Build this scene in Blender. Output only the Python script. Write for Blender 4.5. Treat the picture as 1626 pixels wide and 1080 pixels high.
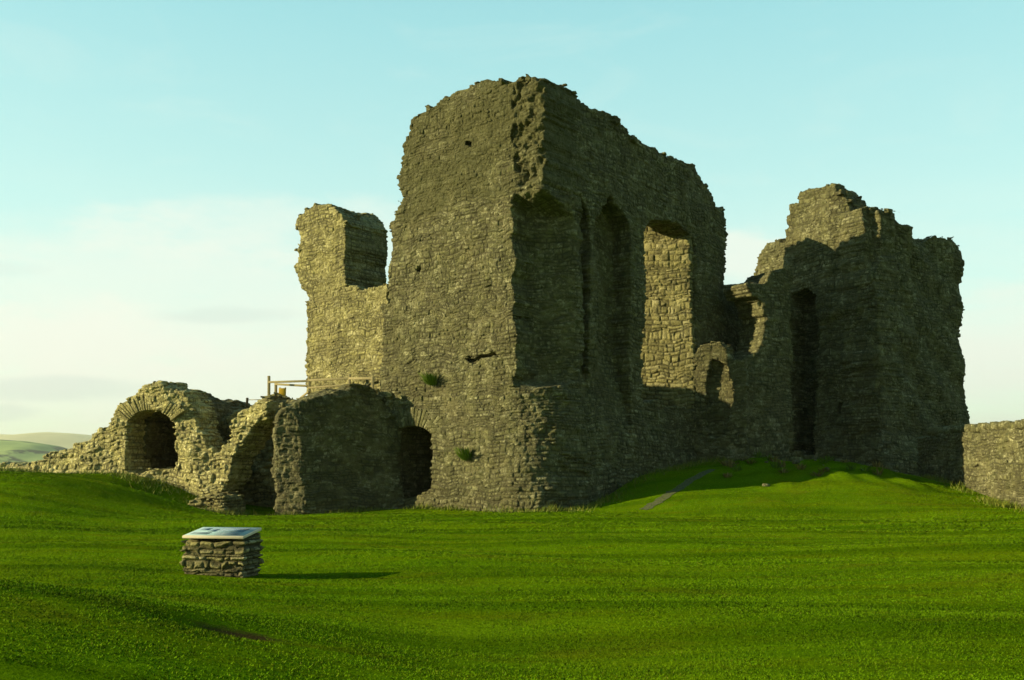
import bpy, math, random
import numpy as np
from mathutils import Vector

for o in list(bpy.data.objects):
    bpy.data.objects.remove(o)
SC = bpy.context.scene
R = math.radians
random.seed(7)

# ------------------------------------------------------------------ camera, light, sky
F = 1600.0                      # focal length in pixels of the 1626 px wide photo
EYE = 1.65
PITCH = math.atan(205 / F)
cam_d = bpy.data.cameras.new('camera')
cam_d.sensor_fit = 'HORIZONTAL'
cam_d.sensor_width = 36.0
cam_d.lens = 36.0 * F / 1626.0
cam_d.clip_start = 0.1
cam_d.clip_end = 60000
cam = bpy.data.objects.new('camera', cam_d)
SC.collection.objects.link(cam)
cam.location = (0, 0, EYE)
cam.rotation_euler = (R(90) + PITCH, 0, 0)
SC.camera = cam

SUN_EL, SUN_AZ = 18.0, 9.5      # light comes from the left, a little from behind the camera
SUN_ST, SKY_ST = 3.6, 0.15
L = Vector((math.cos(R(SUN_EL)) * math.cos(R(SUN_AZ)), math.cos(R(SUN_EL)) * math.sin(R(SUN_AZ)), -math.sin(R(SUN_EL))))
sd = bpy.data.lights.new('sun', 'SUN')
sd.energy = SUN_ST
sd.angle = R(0.5)
sd.color = (1.0, 0.88, 0.50)
sun = bpy.data.objects.new('sun', sd)
SC.collection.objects.link(sun)
sun.rotation_euler = L.to_track_quat('-Z', 'Y').to_euler()
sun.location = (-40, -10, 30)

SC.view_settings.view_transform = 'Standard'
SC.view_settings.look = 'None'
SC.view_settings.gamma = 1
SC.view_settings.exposure = 1.1
SC.view_settings.use_curve_mapping = False
SC.cycles.max_bounces = 6
SC.cycles.diffuse_bounces = 3
SC.cycles.volume_bounces = 0
SC.cycles.use_denoising = True


class NT:
    """small helper to write node trees"""
    def __init__(s, tree):
        s.t = tree

    def n(s, kind, ins=None, **props):
        nd = s.t.nodes.new(kind)
        for k, v in props.items():
            setattr(nd, k, v)
        for k, v in (ins or {}).items():
            sk = nd.inputs[k]
            if isinstance(v, bpy.types.NodeSocket):
                s.t.links.new(v, sk)
            elif isinstance(v, bpy.types.Node):
                s.t.links.new(v.outputs[0], sk)
            else:
                sk.default_value = v
        return nd

    def math(s, op, a, b=0.0, c=None, clamp=False):
        ins = {0: a, 1: b}
        if c is not None:
            ins[2] = c
        return s.n('ShaderNodeMath', ins, operation=op, use_clamp=clamp).outputs[0]

    def mix(s, fac, a, b, blend='MIX'):
        nd = s.t.nodes.new('ShaderNodeMix')
        nd.data_type = 'RGBA'
        nd.blend_type = blend
        for i, v in ((0, fac), (6, a), (7, b)):
            if isinstance(v, bpy.types.NodeSocket):
                s.t.links.new(v, nd.inputs[i])
            elif i == 0:
                nd.inputs[0].default_value = v
            else:
                nd.inputs[i].default_value = (*v, 1) if len(v) == 3 else v
        return nd.outputs[2]

    def ramp(s, fac, stops, interp='LINEAR'):
        nd = s.t.nodes.new('ShaderNodeValToRGB')
        nd.color_ramp.interpolation = interp
        el = nd.color_ramp.elements
        while len(el) < len(stops):
            el.new(0.5)
        for e, (p, c) in zip(el, stops):
            e.position = p
            e.color = (c, c, c, 1) if isinstance(c, (int, float)) else (*c, 1)
        s.t.links.new(fac, nd.inputs[0])
        return nd.outputs[0]

    def maprange(s, v, a, b, c=0.0, d=1.0, smooth=True):
        return s.n('ShaderNodeMapRange', {0: v, 1: a, 2: b, 3: c, 4: d},
                   interpolation_type='SMOOTHSTEP' if smooth else 'LINEAR').outputs[0]

    def noise(s, vec, scale, detail=4, rough=0.55, dist=0.0):
        return s.n('ShaderNodeTexNoise', {'Vector': vec, 'Scale': scale, 'Detail': detail, 'Roughness': rough, 'Distortion': dist}).outputs[0]

    def scale(s, vec, x, y, z):
        return s.n('ShaderNodeMapping', {'Vector': vec, 'Scale': (x, y, z)}).outputs[0]


world = bpy.data.worlds.new('World')
SC.world = world
world.use_nodes = True
wt = world.node_tree
wt.nodes.clear()
w = NT(wt)
sky = w.n('ShaderNodeTexSky', sky_type='NISHITA', sun_disc=False, sun_elevation=R(SUN_EL), sun_rotation=R(270 - SUN_AZ),
          air_density=1.0, dust_density=0.6, ozone_density=1.0)
gen = w.n('ShaderNodeTexCoord').outputs['Generated']
sep = w.n('ShaderNodeSeparateXYZ', {0: gen})
dx, dy, dz = sep.outputs[0], sep.outputs[1], sep.outputs[2]
tinted = w.mix(1.0, sky.outputs[0], (0.75, 1.0, 0.75), 'MULTIPLY')
grad = w.ramp(dz, [(0.0, (2.75, 3.10, 2.62)), (0.10, (2.55, 3.08, 2.70)), (0.24, (1.92, 2.95, 2.78)), (0.42, (1.24, 2.52, 2.62)), (1.0, (0.10, 1.40, 2.7))])
tinted = w.mix(0.80, tinted, grad)
# thin clouds: long soft banks low in the sky, faint streaks higher up
cv = w.scale(gen, 1.6, 1.6, 9.0)
bank = w.noise(cv, 2.2, 6, 0.55, 0.3)
low = w.maprange(dz, 0.30, 0.04)
bankm = w.math('MULTIPLY', w.maprange(bank, 0.36, 0.66), low)
streak = w.noise(w.scale(gen, 2.2, 2.2, 7.0), 3.0, 7, 0.6, 0.8)
streakm = w.math('MULTIPLY', w.maprange(streak, 0.48, 0.80), 0.16)
cl = w.math('MAXIMUM', bankm, streakm, clamp=True)
cl = w.math('MULTIPLY', cl, w.maprange(dz, -0.02, 0.02))
with_cl = w.mix(w.math('MULTIPLY', cl, 0.85), tinted, (3.0, 3.15, 2.75))
# single clouds, each at its own place in the sky (tangents of azimuth and elevation, north is straight ahead)
ndy = w.math('MAXIMUM', dy, 0.05)
tu, tv = w.math('DIVIDE', dx, ndy), w.math('DIVIDE', dz, ndy)
wob = w.noise(w.scale(gen, 3, 3, 9), 5.0, 6, 0.62)


def cloud(u0, v0, a, b, amp):
    e = w.math('ADD', w.math('POWER', w.math('ABSOLUTE', w.math('DIVIDE', w.math('SUBTRACT', tu, u0), a)), 2.0),
               w.math('POWER', w.math('ABSOLUTE', w.math('DIVIDE', w.math('SUBTRACT', tv, v0), b)), 2.0))
    e = w.math('ADD', e, w.math('MULTIPLY', w.math('SUBTRACT', wob, 0.5), 3.0))
    return w.math('MULTIPLY', w.maprange(e, 1.6, 0.1), amp)


skyc = with_cl
for u0, v0, a, b, amp in ((-0.36, 0.17, 0.24, 0.08, 0.5), (-0.52, 0.12, 0.2, 0.05, 0.8), (-0.25, 0.24, 0.18, 0.035, 0.4), (0.23, 0.21, 0.06, 0.03, 0.7), (0.50, 0.13, 0.10, 0.05, 0.5), (-0.30, 0.08, 0.3, 0.04, 0.7)):
    skyc = w.mix(cloud(u0, v0, a, b, amp), skyc, (3.05, 3.15, 2.78))
for u0, v0, a, b, amp in ((-0.285, 0.153, 0.07, 0.009, 0.28), (-0.455, 0.079, 0.10, 0.013, 0.36), (-0.52, 0.20, 0.05, 0.008, 0.15), (-0.515, 0.055, 0.05, 0.009, 0.35)):
    skyc = w.mix(cloud(u0, v0, a, b, amp), skyc, (1.75, 2.25, 2.15))
final = skyc
# the sky is deeper overhead and on the side away from the bright northern horizon
deep = w.math('MULTIPLY', w.maprange(dz, 0.75, 0.40), w.maprange(dy, -0.25, 0.55))
final = w.mix(w.maprange(deep, 0.0, 1.0, 0.40, 1.0, False), (0, 0, 0), final)
bg = w.n('ShaderNodeBackground', {0: final, 1: SKY_ST})
w.n('ShaderNodeOutputWorld', {0: bg})

# ------------------------------------------------------------------ pixel helpers (photo pixels, 1626 x 1080)
CT, ST = math.cos(PITCH), math.sin(PITCH)


def ray(px, py):
    xc = (px - 813.0) / F
    yc = (540.0 - py) / F
    return xc, CT - yc * ST, ST + yc * CT


def onp(px, py, P, u):
    """pixel -> (distance along the vertical plane through P with direction u, height)"""
    x, y, z = ray(px, py)
    # P + s u = t d
    det = u[0] * (-y) - (-x) * u[1]
    s = (-P[0] * (-y) - (-x) * (-P[1])) / det
    t = (P[0] + s * u[0]) / x if abs(x) > abs(y) else (P[1] + s * u[1]) / y
    return s, EYE + t * z


def outline(pts, P, u):
    return [onp(a, b, P, u) for a, b in pts]


def at(px, Y):
    return ((px - 813.0) / F * Y * 1.0, Y)


def smooth(a, b, x):
    t = np.clip((x - a) / (b - a), 0, 1)
    return t * t * (3 - 2 * t)


# ------------------------------------------------------------------ object helpers
COL = SC.collection


def tag(o, label=None, cat=None, group=None, kind=None):
    if label: o['label'] = label
    if cat: o['category'] = cat
    if group: o['group'] = group
    if kind: o['kind'] = kind
    return o


def empty(name, loc=(0, 0, 0), rz=0):
    o = bpy.data.objects.new(name, None)
    o.empty_display_size = 0.3
    COL.objects.link(o)
    o.location = loc
    o.rotation_euler = (0, 0, rz)
    return o


def link(name, me, mat, parent=None, smooth_shade=False):
    o = bpy.data.objects.new(name, me)
    COL.objects.link(o)
    if mat:
        me.materials.append(mat)
    if smooth_shade:
        me.polygons.foreach_set('use_smooth', np.ones(len(me.polygons), dtype=bool))
    if parent:
        o.parent = parent
        if parent.matrix_world != parent.matrix_basis or True:
            o.location = (0, 0, 0)
    return o


def mesh_np(name, V, Q):
    """fast mesh from numpy verts and quads (or tris)"""
    me = bpy.data.meshes.new(name)
    nv, nf, k = len(V), len(Q), Q.shape[1]
    me.vertices.add(nv)
    me.vertices.foreach_set('co', np.ascontiguousarray(V, dtype=np.float32).ravel())
    me.loops.add(nf * k)
    me.loops.foreach_set('vertex_index', np.ascontiguousarray(Q, dtype=np.int32).ravel())
    me.polygons.add(nf)
    me.polygons.foreach_set('loop_start', np.arange(0, nf * k, k, dtype=np.int32))
    me.polygons.foreach_set('loop_total', np.full(nf, k, dtype=np.int32))
    me.update(calc_edges=True)
    return me


def fattr(me, name, vals):
    a = me.attributes.new(name, 'FLOAT', 'POINT')
    a.data.foreach_set('value', np.ascontiguousarray(vals, dtype=np.float32))


# ------------------------------------------------------------------ masonry: signed distance walls cut into courses of stones
def hsh(*a):
    h = np.uint32(2166136261)
    for v in a:
        v = np.asarray(v).astype(np.int64).astype(np.uint32)
        h = (h ^ v) * np.uint32(16777619)
        h = h ^ (h >> np.uint32(15))
        h = h * np.uint32(2246822519)
        h = h ^ (h >> np.uint32(13))
    return h.astype(np.float32) / np.float32(4294967296.0)


def vnoise(x, y, z, seed):
    xi, yi, zi = np.floor(x), np.floor(y), np.floor(z)
    fx, fy, fz = x - xi, y - yi, z - zi
    fx, fy, fz = [f * f * (3 - 2 * f) for f in (fx, fy, fz)]
    r = 0
    for a in (0, 1):
        wx = fx if a else 1 - fx
        for b in (0, 1):
            wy = fy if b else 1 - fy
            for c in (0, 1):
                wz = fz if c else 1 - fz
                r = r + wx * wy * wz * hsh(xi + a, yi + b, zi + c, seed)
    return r * 2 - 1


class Courses:
    def __init__(s, seed, course=(0.13, 0.24), width=0.38, zlo=-3, zhi=22, wav=0.05, warp=0.10, wf=1.0):
        s.wf = wf
        rng = np.random.RandomState(seed)
        s.seed, s.w, s.wav, s.warp = seed, width, wav, warp
        hs = rng.uniform(course[0], course[1], 600) * rng.choice([0.7, 0.9, 1.0, 1.35], 600)
        s.bz = zlo + np.cumsum(hs)
        s.bz = s.bz[s.bz < zhi + 2]
        s.bz = np.concatenate([[zlo - 50], s.bz, [zhi + 50]])

    def row(s, u, v, z):
        amp = s.warp * (0.55 + 0.45 * smooth(4.0, 7.0, z))
        zz = z + amp * vnoise(u * 1.9 * s.wf, z * 2.6 * s.wf, 0 * u, s.seed + 71) + 0.22 * amp * vnoise(u * 5.1, z * 6.0, 0 * u, s.seed + 72) + s.wav * (np.sin(u * 0.8 + s.seed) + 0.6 * np.sin(u * 2.1 + 2 * s.seed) + 0.5 * np.sin(u * 4.7 + v))
        k = np.clip(np.searchsorted(s.bz, zz), 1, len(s.bz) - 1)
        lo, hi = s.bz[k - 1], s.bz[k]
        return k, (lo + hi) / 2 - (zz - z), np.minimum(zz - lo, hi - zz)

    def col(s, u, k, salt):
        wk = s.w * (0.5 + 0.8 * hsh(k, s.seed, salt))
        off = hsh(k, s.seed, salt + 1) * 10
        x = u / wk + off
        jr = np.round(x)
        b = jr + (hsh(k, jr, s.seed, salt) - 0.5) * 0.62
        j = np.where(x >= b, jr, jr - 1)
        b0 = j + (hsh(k, j, s.seed, salt) - 0.5) * 0.62
        b1 = j + 1 + (hsh(k, j + 1, s.seed, salt) - 0.5) * 0.62
        return j, ((b0 + b1) / 2 - off) * wk, np.minimum(np.abs(x - b0), np.abs(x - b1)) * wk


def poly_sdf(poly, X, Y):
    p = np.array(poly, dtype=np.float64)
    d = np.full(np.broadcast(X, Y).shape, 1e9)
    sgn = np.ones_like(d)
    n = len(p)
    for i in range(n):
        a, b = p[i], p[i - 1]
        e = b - a
        wx, wy = X - a[0], Y - a[1]
        t = np.clip((wx * e[0] + wy * e[1]) / max(e @ e, 1e-12), 0, 1)
        d = np.minimum(d, (wx - e[0] * t) ** 2 + (wy - e[1] * t) ** 2)
        c1, c2, c3 = Y >= a[1], Y < b[1], e[0] * wy > e[1] * wx
        flip = (c1 & c2 & c3) | (~c1 & ~c2 & ~c3)
        sgn = np.where(flip, -sgn, sgn)
    return sgn * np.sqrt(d)


def surface_nets(d):
    ins = d < 0
    c = [ins[a:a + ins.shape[0] - 1, b:b + ins.shape[1] - 1, e:e + ins.shape[2] - 1] for a in (0, 1) for b in (0, 1) for e in (0, 1)]
    alls = c[0].copy(); anys = c[0].copy()
    for q in c[1:]:
        alls &= q; anys |= q
    mixed = anys & ~alls
    I, J, K = np.nonzero(mixed)
    idx = np.full(mixed.shape, -1, np.int32)
    idx[I, J, K] = np.arange(len(I))
    corners = [(a, b, e) for a in (0, 1) for b in (0, 1) for e in (0, 1)]
    val = {q: d[I + q[0], J + q[1], K + q[2]] for q in corners}
    acc = np.zeros((len(I), 3)); cnt = np.zeros(len(I))
    for q in corners:
        for ax in range(3):
            if q[ax] == 0:
                r = list(q); r[ax] = 1; r = tuple(r)
                va, vb = val[q], val[r]
                m = (va < 0) != (vb < 0)
                t = np.where(m, va / np.where(m, va - vb, 1), 0)
                for k2 in range(3):
                    acc[:, k2] += np.where(m, q[k2] + (t if k2 == ax else 0), 0)
                cnt += m
    V = acc / cnt[:, None] + np.stack([I, J, K], 1)
    quads = []
    for ax in range(3):
        sl0 = [slice(None)] * 3; sl1 = [slice(None)] * 3
        sl0[ax] = slice(0, -1); sl1[ax] = slice(1, None)
        A, B = ins[tuple(sl0)], ins[tuple(sl1)]
        E = A != B
        o1, o2 = (ax + 1) % 3, (ax + 2) % 3
        P = list(np.nonzero(E))
        ok = (P[o1] >= 1) & (P[o1] < d.shape[o1] - 1) & (P[o2] >= 1) & (P[o2] < d.shape[o2] - 1)
        P = [q[ok] for q in P]
        f = A[tuple(P)]
        def g(a, b):
            q = [x.copy() for x in P]
            q[o1] -= a; q[o2] -= b
            return idx[tuple(q)]
        q4 = np.stack([g(1, 1), g(0, 1), g(0, 0), g(1, 0)], 1)
        q4[~f] = q4[~f][:, ::-1]
        quads.append(q4)
    return V, np.concatenate(quads)


def masonry(name, P, u, rng_s, rng_n, rng_z, fn, mat, parent=None, seed=1, h=0.05, course=(0.13, 0.24), width=0.38,
            jit=0.05, groove=0.030, bulge=0.08, quant=0.36, lump=0.15, warp=0.10, wav=0.05, origin=(0, 0, 0), stain=None, wf=1.0, crest=None, cn=(0.0, 1.3), per=5.0):
    """fn(S, N, Z, ...) is the distance to a wall in its own frame: S along it, N into it, Z up.  The wall is cut into
    courses of stones which stand proud or lie back, and missing stones leave its broken outline stepped."""
    C = Courses(seed, course, width, wav=wav, warp=warp, wf=wf)
    sa = np.arange(rng_s[0], rng_s[1] + h, h)[:, None, None]
    na = np.arange(rng_n[0], rng_n[1] + h, h)[None, :, None]
    za = np.arange(rng_z[0], rng_z[1] + h, h)[None, None, :]
    k, zc, dzz = C.row(sa, 0.0, za)               # [s,1,z]
    j, scn, dss = C.col(sa, k, 11)
    i, ncn, dnn = C.col(na, np.broadcast_to(k[:1], (1, 1, k.shape[2])), 29)   # [1,n,z]
    S2 = sa + quant * (scn - sa)
    Z2 = za + quant * (zc - za)
    N2 = na + 0.3 * (ncn - na)
    S2 = S2 + 0.3 * lump * vnoise(sa * 1.1, za * 1.1, 0 * sa, seed + 31) + 0.4 * lump * vnoise(sa * 2.7, za * 2.7, 0 * sa, seed + 32)
    Z2 = Z2 + lump * vnoise(sa * 1.3, za * 1.3, 0 * sa, seed + 33) + 0.5 * lump * vnoise(sa * 3.1, za * 3.1, 0 * sa, seed + 34)
    d = np.asarray(fn(S2, na, Z2, N2), dtype=np.float32)
    d = np.broadcast_to(d, (sa.shape[0], na.shape[1], za.shape[2])).copy()
    for _ in range(2):
        d[:, :, 1:-1] = 0.25 * d[:, :, :-2] + 0.5 * d[:, :, 1:-1] + 0.25 * d[:, :, 2:]
    if crest is not None:       # loose stones of the broken top and edges, standing proud of the outline
        rr = np.random.RandomState(seed + 77)
        pp = np.array(crest)
        seg = np.hypot(*(pp[1:] - pp[:-1]).T)
        cum = np.concatenate([[0], np.cumsum(seg)])
        ax0 = (sa[:, 0, 0], na[0, :, 0], za[0, 0, :])
        d0 = d.copy()
        for _ in range(int(cum[-1] * per)):
            q_ = rr.uniform(0, cum[-1])
            c_ = np.array([np.interp(q_, cum, pp[:, 0]) + rr.normal(0, 0.06), rr.uniform(cn[0], cn[1]), np.interp(q_, cum, pp[:, 1]) + rr.normal(-0.05, 0.06)])
            hf = np.array([rr.uniform(0.10, 0.27), rr.uniform(0.10, 0.24), rr.uniform(0.06, 0.15)])
            if rr.rand() < 0.2:
                hf = hf[[2, 1, 0]]
            tl_, ca = rr.normal(0, 0.25), 0
            sl = tuple(slice(max(int((c_[k_] - 0.45 - ax0[k_][0]) / h), 0), max(int((c_[k_] + 0.45 - ax0[k_][0]) / h) + 2, 0)) for k_ in range(3))
            ci = [int(round((c_[k_] - ax0[k_][0]) / h)) for k_ in range(3)]
            if any(ci[k_] < 0 or ci[k_] >= d.shape[k_] for k_ in range(3)) or d0[tuple(ci)] > 0.05:
                continue
            if d[sl].size == 0:
                continue
            X_, Y_, Z_ = ax0[0][sl[0]][:, None, None] - c_[0], ax0[1][sl[1]][None, :, None] - c_[1], ax0[2][sl[2]][None, None, :] - c_[2]
            Xr, Zr = X_ * math.cos(tl_) + Z_ * math.sin(tl_), Z_ * math.cos(tl_) - X_ * math.sin(tl_)
            bx = np.maximum(np.maximum(np.abs(Xr) - hf[0], np.abs(Y_) - hf[1]), np.abs(Zr) - hf[2])
            d[sl] = np.minimum(d[sl], bx)
    m = np.abs(d) < 0.5
    I, J, K = np.nonzero(m)
    ss, nn, zz = sa[I, 0, 0], na[0, J, 0], za[0, 0, K]
    kk, jj, ii = k[I, 0, K], j[I, 0, K], i[0, J, K]
    r = hsh(kk, jj, ii, seed)
    gs = d[np.minimum(I + 1, d.shape[0] - 1), J, K] - d[np.maximum(I - 1, 0), J, K]
    gn = d[I, np.minimum(J + 1, d.shape[1] - 1), K] - d[I, np.maximum(J - 1, 0), K]
    dist = np.minimum(dzz[I, 0, K], np.where(np.abs(gs) > np.abs(gn), dnn[0, J, K], dss[I, 0, K]))
    add = -(r - 0.5) * 2 * jit + groove * np.exp(-(dist / 0.03) ** 2)
    add = add + bulge * vnoise(ss * 0.7, nn * 0.7, zz * 0.7, seed) + 0.4 * bulge * vnoise(ss * 2.3, nn * 2.3, zz * 2.3, seed + 5)
    d[I, J, K] += add.astype(np.float32)
    d[0], d[-1], d[:, 0], d[:, -1], d[:, :, 0], d[:, :, -1] = 1, 1, 1, 1, 1, 1
    V, Q = surface_nets(d)
    loc = V * h + np.array([rng_s[0], rng_n[0], rng_z[0]])
    # each stone's own tone and how near a vertex lies to a joint
    k, zc, dzz = C.row(loc[:, 0], 0.0, loc[:, 2])
    j, scn, dss = C.col(loc[:, 0], k, 11)
    i, ncn, dnn = C.col(loc[:, 1], k, 29)
    n2 = np.array([-u[1], u[0]])
    W = np.stack([P[0] + loc[:, 0] * u[0] + loc[:, 1] * n2[0], P[1] + loc[:, 0] * u[1] + loc[:, 1] * n2[1], loc[:, 2]], 1)
    W -= np.array(origin)
    if True:
        Qf = Q[:, :]
    me = mesh_np(name, W, Qf)
    nrm = np.zeros(len(W) * 3, np.float32)
    me.vertices.foreach_get('normal', nrm)
    nrm = nrm.reshape(-1, 3)
    ns = np.abs(nrm[:, 0] * u[0] + nrm[:, 1] * u[1])
    nz = np.abs(nrm[:, 2])
    dist = np.where(nz > 0.75, np.minimum(dss, dnn), np.where(ns > 0.72, np.minimum(dzz, dnn), np.minimum(dzz, dss)))
    fattr(me, 'stone', hsh(k, j, i, seed + 3))
    fattr(me, 'joint', np.exp(-(dist / 0.032) ** 2))
    if stain is not None:
        fattr(me, 'stain', stain(loc[:, 0], loc[:, 2]))
    return link(name, me, mat, parent, True)


# ------------------------------------------------------------------ materials
def base_mat(name, rough=0.9):
    m = bpy.data.materials.new(name)
    m.use_nodes = True
    t = NT(m.node_tree)
    b = m.node_tree.nodes['Principled BSDF']
    b.inputs['Roughness'].default_value = rough
    b.inputs['Specular IOR Level'].default_value = 0.25
    return m, t, b


def setc(t, b, sock):
    t.t.links.new(sock, b.inputs['Base Color'])


def bump(t, b, height, strength, dist):
    n = t.n('ShaderNodeBump', {'Strength': strength, 'Distance': dist, 'Height': height})
    t.t.links.new(n.outputs[0], b.inputs['Normal'])


def stone_mat(name, tones, moss=0.35, mortar=(0.20, 0.17, 0.085), mortar_amt=0.5, gain=1.0, pale=0.25, dark=1.0, rub=0.5):
    m, t, b = base_mat(name, 0.92)
    pos = t.n('ShaderNodeNewGeometry').outputs['Position']
    st = t.n('ShaderNodeAttribute', attribute_name='stone').outputs['Fac']
    sn = t.n('ShaderNodeAttribute', attribute_name='stain').outputs['Fac']
    jt = t.math('MULTIPLY', t.n('ShaderNodeAttribute', attribute_name='joint').outputs['Fac'], t.math('SUBTRACT', 1.0, t.math('MULTIPLY', sn, 0.35)))
    g = lambda c: tuple(x * gain for x in c)
    c = t.ramp(st, [(0.0, g(tones[0])), (0.25, g(tones[1])), (0.5, g(tones[2])), (0.75, g(tones[3])), (0.96, g(tones[4]))])
    n1 = t.noise(pos, 0.45, 5, 0.6)
    n2 = t.noise(pos, 3.1, 6, 0.65)
    n3 = t.noise(pos, 13.0, 5, 0.7)
    n4 = t.noise(pos, 42.0, 3, 0.7)
    # small packing stones between the big ones
    wv = t.n('ShaderNodeVectorMath', {0: pos, 1: t.n('ShaderNodeTexNoise', {'Vector': pos, 'Scale': 2.6, 'Detail': 2}).outputs['Color']}, operation='ADD').outputs[0]
    sv = t.scale(wv, 4.2, 4.2, 7.6)
    vo = t.n('ShaderNodeTexVoronoi', {'Vector': sv, 'Scale': 1.0, 'Randomness': 0.9})
    ve = t.n('ShaderNodeTexVoronoi', {'Vector': sv, 'Scale': 1.0, 'Randomness': 0.9}, feature='DISTANCE_TO_EDGE').outputs['Distance']
    vc = t.n('ShaderNodeSeparateColor', {0: vo.outputs['Color']}).outputs[0]
    c2 = t.ramp(vc, [(0.0, g(tones[0])), (0.22, g(tones[1])), (0.50, g(tones[2])), (0.72, g(tones[3])), (0.86, g(tones[4])), (1.0, g(tuple(1.25 * x for x in tones[4])))])
    c = t.mix(t.math('MULTIPLY', t.maprange(t.noise(pos, 0.9, 3), 0.30, 0.70, 0.55, 1.5), rub), c, c2)
    gap = t.maprange(ve, 0.16, 0.02)
    c = t.mix(t.math('MULTIPLY', gap, 0.9 * rub), c, g((0.035, 0.032, 0.014)))
    # mottling inside the stones, weathering over metres
    c = t.mix(t.maprange(n3, 0.35, 0.75, 0.0, 0.6), c, g(tones[1]))
    c = t.mix(t.maprange(n3, 0.60, 0.82, 0.0, 0.55), c, g(tones[4]))
    c = t.mix(t.maprange(n2, 0.42, 0.70, 0.0, 0.55 * dark), c, g((0.085, 0.078, 0.036)))
    c = t.mix(t.math('MULTIPLY', t.maprange(n1, 0.45, 0.66), 0.45 * dark), c, g((0.12, 0.104, 0.040)))
    # lichen and moss
    c = t.mix(t.math('MULTIPLY', t.maprange(t.noise(pos, 1.7, 6, 0.7, 0.4), 0.52, 0.70), moss), c, g((0.075, 0.092, 0.022)))
    # mortar washed out in places, still pale in others
    mm = t.math('MULTIPLY', jt, t.maprange(t.noise(pos, 0.8, 3, 0.5), 0.42, 0.62))
    c = t.mix(t.math('MULTIPLY', mm, mortar_amt), c, g(mortar))
    dk = t.math('MULTIPLY', jt, t.maprange(t.noise(pos, 1.3, 3, 0.5), 0.66, 0.42))
    c = t.mix(t.math('MULTIPLY', dk, 0.80), c, g((0.03, 0.026, 0.014)))
    c = t.mix(sn, c, g((0.066, 0.065, 0.019)))
    # pale lichen specks
    c = t.mix(t.math('MULTIPLY', t.maprange(t.noise(pos, 9.0, 4, 0.6), 0.68, 0.76), pale), c, g((0.34, 0.31, 0.19)))
    c = t.mix(t.maprange(n4, 0.3, 0.7, 0.0, 0.35 * dark), c, g((0.07, 0.064, 0.032)))
    setc(t, b, c)
    hgt = t.math('ADD', t.math('MULTIPLY', n3, 0.6), t.math('MULTIPLY', n4, 0.35))
    hgt = t.math('ADD', hgt, t.math('MULTIPLY', n2, 0.6))
    hgt = t.math('SUBTRACT', hgt, t.math('MULTIPLY', jt, 0.35))
    hgt = t.math('SUBTRACT', hgt, t.math('MULTIPLY', gap, 0.8 * rub))
    bump(t, b, hgt, 0.75, 0.08)
    return m


TONES = [(0.050, 0.048, 0.023), (0.118, 0.112, 0.049), (0.185, 0.176, 0.073), (0.270, 0.252, 0.109), (0.47, 0.44, 0.256)]
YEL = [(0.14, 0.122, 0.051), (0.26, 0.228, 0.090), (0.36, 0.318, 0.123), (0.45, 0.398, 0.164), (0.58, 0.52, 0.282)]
STONE = stone_mat('rubble_stone', TONES, gain=1.06)
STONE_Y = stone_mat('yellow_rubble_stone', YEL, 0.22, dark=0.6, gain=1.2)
STONE_V = stone_mat('sun_brightened_rubble_stone', YEL, 0.25, gain=1.75, dark=0.5)  # yellow stone with the strong sun on the vault front put into its colour
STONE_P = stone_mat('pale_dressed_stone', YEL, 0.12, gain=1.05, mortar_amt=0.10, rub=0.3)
STONE_D = stone_mat('dark_rubble_stone', TONES, 0.3, gain=1.08)
STONE_W = stone_mat('field_stone', TONES, 0.3, gain=1.18, pale=0.35)

# ------------------------------------------------------------------ the ground
def gz(x, y):
    x = np.asarray(x, float); y = np.asarray(y, float)
    z = 0.0 * x
    # rise towards the right hand ruins
    z = z + 1.95 * smooth(36.0, 46.5, y) * smooth(2.0, 9.5, x) * (1 - 0.45 * smooth(14.5, 20, x)) * (1 - 0.3 * smooth(20, 30, x))
    z = z + 0.45 * smooth(38.5, 43, y) * smooth(1.6, 5.0, x) * (1 - smooth(5.0, 9.0, x))
    rough = smooth(40.5, 43.5, y) * smooth(8.0, 10.5, x) * smooth(20.0, 16.0, x)
    z = z + rough * (0.13 * np.sin(x * 1.9 + 1.3 * np.sin(y * 1.1)) * np.sin(y * 2.1 + 0.7) + 0.07 * np.sin(x * 4.3 + y * 2.2))
    # bank at the left
    z = z + 1.50 * smooth(28, 42, y) * smooth(-10.6, -18.4, x)
    # hollow in front of the vault
    z = z - 0.55 * np.exp(-((x + 14.4) / 2.2) ** 2 - ((y - 42.4) / 1.1) ** 2)
    z = z - 0.36 * np.exp(-((x + 9.0) / 3.8) ** 2 - ((y - 42.6) / 3.6) ** 2)
    # soft undulation, a dip in the left foreground
    z = z + 0.05 * np.sin(x * 0.31 + 1.0) * np.sin(y * 0.23 + 0.4) + 0.025 * np.sin(x * 0.9 + y * 0.5) + 0.015 * np.sin(y * 1.7 + 0.4 * x)
    z = z + 0.85 * smooth(0.4, -5.4, x) * smooth(13.5, 7.0, y) * smooth(2, 6, y)
    z = z + 0.10 * np.exp(-((x + 5.2) / 1.3) ** 2 - ((y - 11.8) / 1.6) ** 2) - 0.07 * np.exp(-((x + 2.25) / 0.5) ** 2 - ((y - 8.5) / 0.4) ** 2)
    z = z + 0.035 * np.sin(y * 1.1 + 0.25 * x + 0.8 * np.sin(x * 0.21)) + 0.03 * np.sin(x * 0.7 + 2 * np.sin(y * 0.4))
    # the castle hill falls away
    far = np.maximum(np.maximum(y - 66, -y - 25), np.abs(x) - 48)
    z = z - 70 * smooth(0, 260, far)
    return z


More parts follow.
